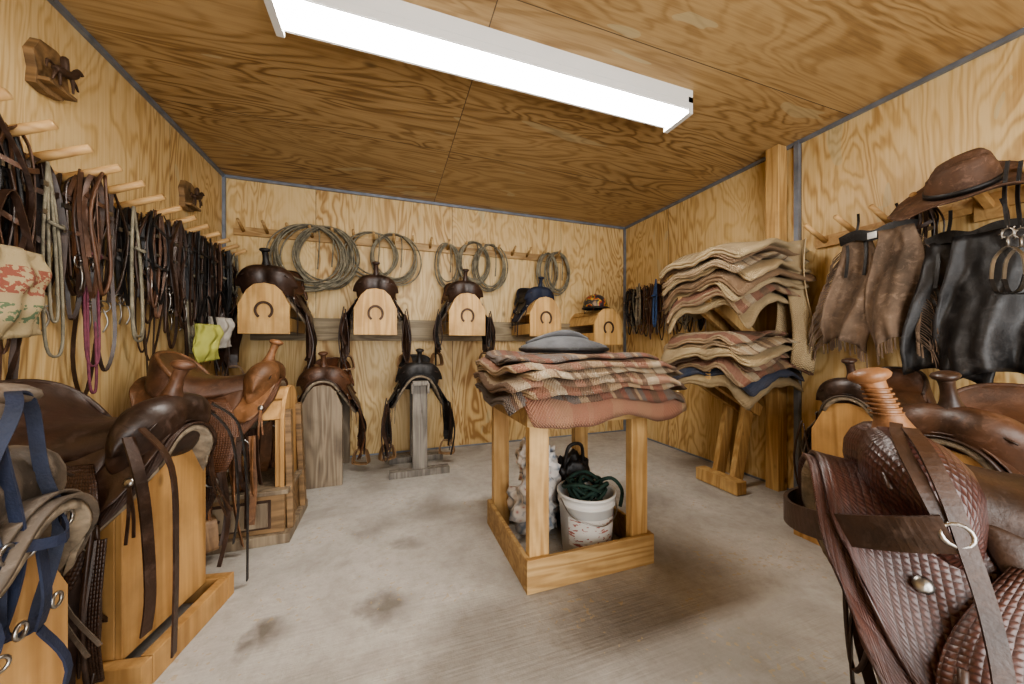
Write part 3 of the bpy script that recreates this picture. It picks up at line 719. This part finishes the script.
lathe(mb,[(0,0),(.20,0),(.225,.008),(.232,.02),(.225,.035),(.19,.05),(.14,.064),(.10,.078),(.06,.085),(0,.087)],36,(0,0,0),0,1,.62)
tube(mb,[(-.20,0,.05),(-.1,0,.085),(0,0,.10),(.07,0,.095),(.13,0,.07)],[.006,.012,.02,.014,.006],0,5,8)
lathe(mb,[(.222,.006),(.238,.012),(.238,.024),(.224,.03)],36,(0,0,0),1,1,.62)
mb.obj('felt_hat',[m_felt,m_blk],(.87,1.66,zt),-.35)
# bucket
mb=MB()
lathe(mb,[(0,.003),(.112,.003),(.115,.0),(.118,.005),(.135,.25),(.142,.252),(.142,.262),(.137,.262),(.138,.29),(.145,.292),(.147,.305),(.138,.306),(.132,.296),(.115,.02),(0,.02)],32,(0,0,0),0)
s=N('bucket_label'); n=s.noise(s.map(s.tc(),(1,1,3)),30,2); s.col(s.mix(s.math('GREATER_THAN',n,.60),(0.62,.60,.56),(0.35,.14,.12))); m_lab=s.m
vs=[];fs=[]
for i in range(13):
    a=math.radians(-160+140*i/12)
    for z_ in(.07,.21): r=.118+.017*(z_/.25)+.0025; vs.append((r*math.cos(a),r*math.sin(a),z_))
for i in range(12): fs.append((2*i,2*i+2,2*i+3,2*i+1))
mb.add(vs,fs,1,True)
tube(mb,[(-.142,0,.28),(-.12,-.09,.22),(0,-.15,.19),(.12,-.09,.22),(.142,0,.28)],.003,2,5,6)
mb.obj('plastic_bucket',[m_white,m_lab,m_steel],(.936,1.545,0))
mb=MB()
for k in range(9):
    pts=[]; rr=rnd(.05,.11); cx,cy=rnd(-.03,.03),rnd(-.03,.03); ph=rnd(0,6)
    for i in range(9):
        a=2*math.pi*i/9; pts.append((cx+rr*math.cos(a+ph),cy+rr*math.sin(a+ph),.275+.008*k+.025*math.sin(2*a+ph)))
    tube(mb,pts,.009,0,4,7,True)
tube(mb,[(.05,.0,.33),(.12,-.04,.36),(.17,-.06,.30),(.16,-.06,.22)],.009,0,5,7)
mb.obj('green_rope_coil',[m_green],(.936,1.545,0))
s=N('paisley_bag'); v=s.n('ShaderNodeTexVoronoi',{'Vector':s.tc(),'Scale':22.0}).outputs['Distance']; s.col(s.ramp(v,[(0.0,(.32,.05,.06)),(.25,(.60,.55,.50)),(.55,(.66,.62,.58)),(.85,(.2,.23,.27))])); s.b.inputs['Roughness'].default_value=.9; m_pais=s.m
mb=MB(); blob(mb,(0,0,.16),(.125,.12,.17),0,.5,2.6,3); blob(mb,(.03,.0,.36),(.09,.08,.12),0,.7,3,7); blob(mb,(-.03,.03,.42),(.05,.05,.08),0,.7,3,9)
mb.obj('cloth_bag',[m_pais],(.75,1.77,0))
mb=MB(); blob(mb,(0,0,.19),(.11,.08,.20),0,.25,2.2,5,24,.7); tube(mb,[(-.06,-.03,.33),(-.04,-.05,.46),(.04,-.05,.46),(.06,-.03,.33)],.010,0,6,8); blob(mb,(.10,-.02,.10),(.07,.07,.10),1,.5,3,8)
mb.obj('duffel_bag',[m_blk,m_bag],(.99,1.80,.0))

# ------------------------------------------------------------------ right blanket rack
RX,RY=.05,-.12
mb=MB()
box(mb,(2.62,1.75,1.22),(.09,.09,2.44),0)
box(mb,(2.625,2.22+RY,.75),(.09,.04,1.5),0)
for z_ in(1.36,.84):
    for y in(1.86+RY+.06,2.16+RY): beam(mb,(2.57,y,z_),(1.98+RX,y,z_-.0),.04,.09,0,(0,1,0))
    for x in(2.05+RX,2.5): beam(mb,(x,1.90+RY,z_-.065),(x,2.2+RY,z_-.065),.04,.04,0,(1,0,0))
for y in(1.96+RY,2.10+RY):
    beam(mb,(2.28+RX,y,0.02),(2.50,y,.80),.09,.04,0,(1,0,0))
    beam(mb,(2.54,y-.02,.55),(2.1,y-.02,.80),.08,.04,0,(0,0,1))
    beam(mb,(2.54,y-.02,1.05),(2.12,y-.02,1.33),.08,.04,0,(0,0,1))
box(mb,(2.22+RX,2.03+RY,.05),(.09,.34,.09),0)
mb.obj('blanket_rack',[m_pine],bevel=.003)
def rackstack(z,mats,n,seed,tm,order,ths,k0=1.0):
    mb=MB(); g=random.Random(seed)
    for i in range(n):
        th=ths*g.uniform(.8,1.25); a=(g.uniform(.60,.72))*k0; b=(g.uniform(.66,.80)-.012*i)*k0
        t=max(.15,tm-.11*i)
        blanket(mb,(2.245+RX+g.uniform(-.02,.015),1.99+RY+g.uniform(-.025,.025),z),a,b,th,order[i%len(order)],.12,.13,.12+.03*i,.15,t*.85,g.uniform(-.12,.12),seed+i*2.7,.045,tmxn=max(.35,tm*1.15-.08*i),ws=seed)
        z+=th+.003
    mb.obj('saddle_blanket_stack',mats)
rackstack(1.425,[m_b6,m_b7,m_b2,m_b3,m_b5],8,21,1.0,[0,2,0,1,0,3,1,0],.034)
rackstack(.905,[m_b4,m_b2,m_b6,m_b3,m_b7,m_b8],7,33,.90,[2,5,1,0,2,3,1],.030)
mb=MB()
def cf(u,v): return (2.47+.05*math.sin(u*9+v*2)*(.4+v),1.47+.16*u+.02*math.sin(v*6),1.70-.85*v*(1-.25*u))
sheet(mb,cf,22,22,.006,0,.3,.7); mb.obj('canvas_cloth',[m_b6])

# ------------------------------------------------------------------ chaps
def chaps(loc,mats,W,L,fringe,seed,sep=.50,legw=.40,belt=True):
    g=random.Random(seed); mb=MB()
    for k in(0,1):
        oy=(k-.5)*W*sep
        def f(u,v,k=k,oy=oy):
            w=W*(legw+.30*math.sin(min(1,v*1.1)*math.pi*.75)**1.2); y=oy*(1+.45*v)+(u-.5)*w+.02*math.sin(v*5+k)
            return (.03*math.sin(u*8+k*2+v*3)*(.35+v)+.018*math.sin(u*17+v*4+k)*v+.012*noise.noise(V((u*6,v*8,k+seed)))+.05*k+.03*v,y,-L*v*(1-.14*math.sin(math.pi*(u if k else 1-u)*.8)))
        sheet(mb,f,28,24,.004,0,.3,.8)
        if fringe:
            for i in range(46):
                v=.10+.90*i/45
                uu=0 if k==0 else 1
                p=V(f(uu,v)); sg=-1 if uu==0 else 1; l=g.uniform(.09,.14)
                strap(mb,[p,p+V((g.uniform(-.01,.02),sg*l*.35,-l*.4)),p+V((g.uniform(-.01,.02),sg*l*.45,-l))],.007,.002,0,2,(1,0,0))
            for i in range(22):
                p=V(f(i/21,1)); l=g.uniform(.05,.08); strap(mb,[p,p+V((0,.004,-l))],.007,.002,0,1,(0,1,0))
    strap(mb,[(.0,-W*.5,.0),(.02,-W*.25,.015),(.03,0,-.01),(.02,W*.25,.015),(0,W*.5,0)],.055,.006,1,5,(0,0,1))
    box(mb,(.035,0,-.01),(.01,.04,.035),2)
    for y in(-W*.4,-W*.15,W*.2,W*.42):
        strap(mb,[(0,y,0),(.03,y+.02,-.1),(.03,y+.01,-.22)],.014,.003,1,4,(0,1,0))
    for y in(-W*.3,W*.3): strap(mb,[(0,y,-.02),(-.02,y*.9,.08),(-.0,y*.8,.14)],.012,.003,1,4,(0,1,0))
    mb.obj('leather_chaps',mats,loc,math.pi)
chaps((XR-.15,1.16,1.64),[m_sued,m_blk,m_steel],.33,.66,True,1)
chaps((XR-.20,.80,1.52),[m_blk,m_blk,m_blk],.30,.70,False,2,.30,.72)
def cowboy_hat(loc,mat,band):
    mb=MB()
    rings=[(.205,0),(.185,0),(.165,0),(.145,0),(.125,0),(.105,0),(.095,.006),(.092,.035),(.088,.08),(.082,.115),(.07,.136),(.045,.14),(.02,.138),(0.001,.137)]
    n=48; vs=[];fs=[]
    for i in range(n):
        a=2*math.pi*i/n
        for r,z in rings:
            x=r*1.15*math.cos(a); y=r*.95*math.sin(a)
            if r>.095:
                t=(r-.095)/.11; z=z+.045*abs(math.sin(a))**3*t**1.5-.045*math.cos(a)**2*t+.012*t*math.sin(3*a+1)+.006*t*math.sin(7*a); y*=1-.08*t*abs(math.sin(a))**2
            if z>.10 and r<.095: z-=.04*math.exp(-(y/.026)**2)+.014*(x/.08)
            if r<.1:
                k=1+.07*noise.noise(V((x*18,y*18,z*18))); x*=k; y*=k
                if z>.05: y*=1-.22*max(0,x/.09)
            vs.append((x,y,z))
    k=len(rings)
    for i in range(n):
        for j in range(k-1):
            a=i*k+j;b=((i+1)%n)*k+j; fs.append((a,b,b+1,a+1))
    mb.add(vs,fs,0)
    lathe(mb,[(.0985,.008),(.0975,.032)],40,(0,0,0),1,1.16,.96)
    o=mb.obj('cowboy_hat',[mat,band],loc)
    o.matrix_world=Matrix.Translation(loc)@Matrix.Rotation(-.62,4,'Y')@Matrix.Rotation(.10,4,'X')@Matrix.Rotation(1.9,4,'Z')
    md=o.modifiers.new('thick','SOLIDIFY'); md.thickness=.004
cowboy_hat((2.40,.81,1.72),m_hat,m_blk)
mb=MB(); box(mb,(XR-.015,.81,1.68),(.03,.10,.12),0); beam(mb,(XR-.03,.81,1.68),(XR-.27,.81,1.79),.03,.03,0)
mb.obj('hat_peg',[m_peg],bevel=.003)
# spurs
mb=MB()
for k in(0,1):
    y=.05*k
    sweep(mb,[(-.05,y,-.08),(-.04,y,.0),(0,y,.04),(.04,y,.0),(.05,y,-.08)],rect(.014,.004),None,0,4,False,(0,1,0),False)
    tube(mb,[(0,y,.04),(0,y,.08)],.005,0,1,6); ring(mb,(0,y,.095),.018,.004,0,(0,1,0))
    for j in range(8):
        a=j*math.pi/4; tube(mb,[(.018*math.cos(a),y,.095+.018*math.sin(a)),(.028*math.cos(a),y,.095+.028*math.sin(a))],.003,0,1,5)
    strap(mb,[(-.05,y,-.08),(-.03,y,-.14),(.03,y,-.14),(.05,y,-.08)],.02,.004,1,5,(0,1,0))
    strap(mb,[(0,y,.11),(.01,y,.25),(0,y,.38)],.012,.004,1,5,(1,0,0))
mb.obj('spurs',[m_steel,m_blk],(2.36,.645,1.38),1.2)

# ------------------------------------------------------------------ nylon halters over the near-left saddle
def halter(name,loc,mat,seed,L=.6,w=.1,yaw=0,sw=.026):
    g=random.Random(seed); mb=MB(); u=g.uniform
    strap(mb,[(0,-w,-.1),(.02,-w*.6,.02),(.0,0,.05),(.0,w*.6,.02),(0,w,-.1),(.02,w*1.1,-L*.5),(.01,w*.6,-L*.8),(.02,0,-L*.85),(.01,-w*.7,-L*.8),(.02,-w*1.1,-L*.5)],sw,.004,0,6,(1,.4,0),True)
    strap(mb,[(.02,-w*1.1,-L*.45),(.06,0,-L*.5),(.02,w*1.1,-L*.45)],sw,.004,0,5,(0,0,1))
    strap(mb,[(.03,0,-L*.5),(.05,u(-.03,.03),-L*.7),(.03,0,-L*.85)],sw,.004,0,5,(0,1,0))
    for sg in(-1,1): ring(mb,(.03,sg*w*1.1,-L*.47),.014,.003,1,(1,0,0)); ring(mb,(.03,sg*w*.65,-L*.8),.012,.003,1,(1,0,0))
    strap(mb,[(.03,0,-L*.86),(.05,.03,-L*1.1),(.03,0,-L*1.35),(.04,.02,-L*1.6)],sw*.8,.004,0,5,(0,1,0))
    mb.obj(name,[mat,m_steel],loc,yaw)
halter('nylon_halter',(-.60,.84,.90),m_navy,1,.42,.06,.1,.018)
halter('nylon_halter',(-.62,.76,.93),m_navy,2,.50,.06,-.5,.018)
mb=MB()
strap(mb,[(-.66,1.70,.80),(-.585,1.74,.70),(-.56,1.75,.45),(-.565,1.77,.18),(-.575,1.80,.02)],.016,.004,0,6,(0,1,0))
strap(mb,[(-.67,1.69,.78),(-.60,1.71,.66),(-.58,1.72,.40),(-.60,1.73,.22)],.016,.004,0,6,(0,1,0))
mb.obj('leather_reins',[m_blk])
mb=MB()
strap(mb,[(-.70,1.36,.78),(-.62,1.34,.66),(-.60,1.32,.4),(-.61,1.33,.10)],.024,.005,0,6,(0,1,0))
strap(mb,[(-.72,1.34,.76),(-.66,1.29,.6),(-.64,1.28,.34),(-.66,1.30,.2)],.03,.005,0,6,(.4,1,0))
mb.obj('leather_reins',[m_dbr])
ld=bpy.data.lights.new('added_fill_light','AREA'); ld.shape='RECTANGLE'; ld.size=2.2; ld.size_y=2.0; ld.energy=66; ld.color=(1,.98,.95)  # added area lamp outside the unseen door opening, fills the room from behind camera
lo=bpy.data.objects.new('added_fill_light',ld); bpy.context.scene.collection.objects.link(lo); lo.location=(.66,YF-.25,1.15); lo.rotation_euler=(math.radians(90),0,0)
w=bpy.data.worlds.new('world'); bpy.context.scene.world=w; w.use_nodes=True; w.node_tree.nodes['Background'].inputs[0].default_value=(.9,.95,1,1); w.node_tree.nodes['Background'].inputs[1].default_value=1.0
cd=bpy.data.cameras.new('camera'); cd.sensor_width=36; cd.lens=351/1024*36; cd.shift_y=3/1024; cd.clip_start=.02
co=bpy.data.objects.new('camera',cd); bpy.context.scene.collection.objects.link(co); co.location=(0,0,1.03); co.rotation_euler=(math.radians(90),0,math.radians(-19.3))
bpy.context.scene.camera=co
vs_=bpy.context.scene.view_settings; vs_.view_transform='AgX'; vs_.look='AgX - Medium High Contrast'; vs_.exposure=0.8
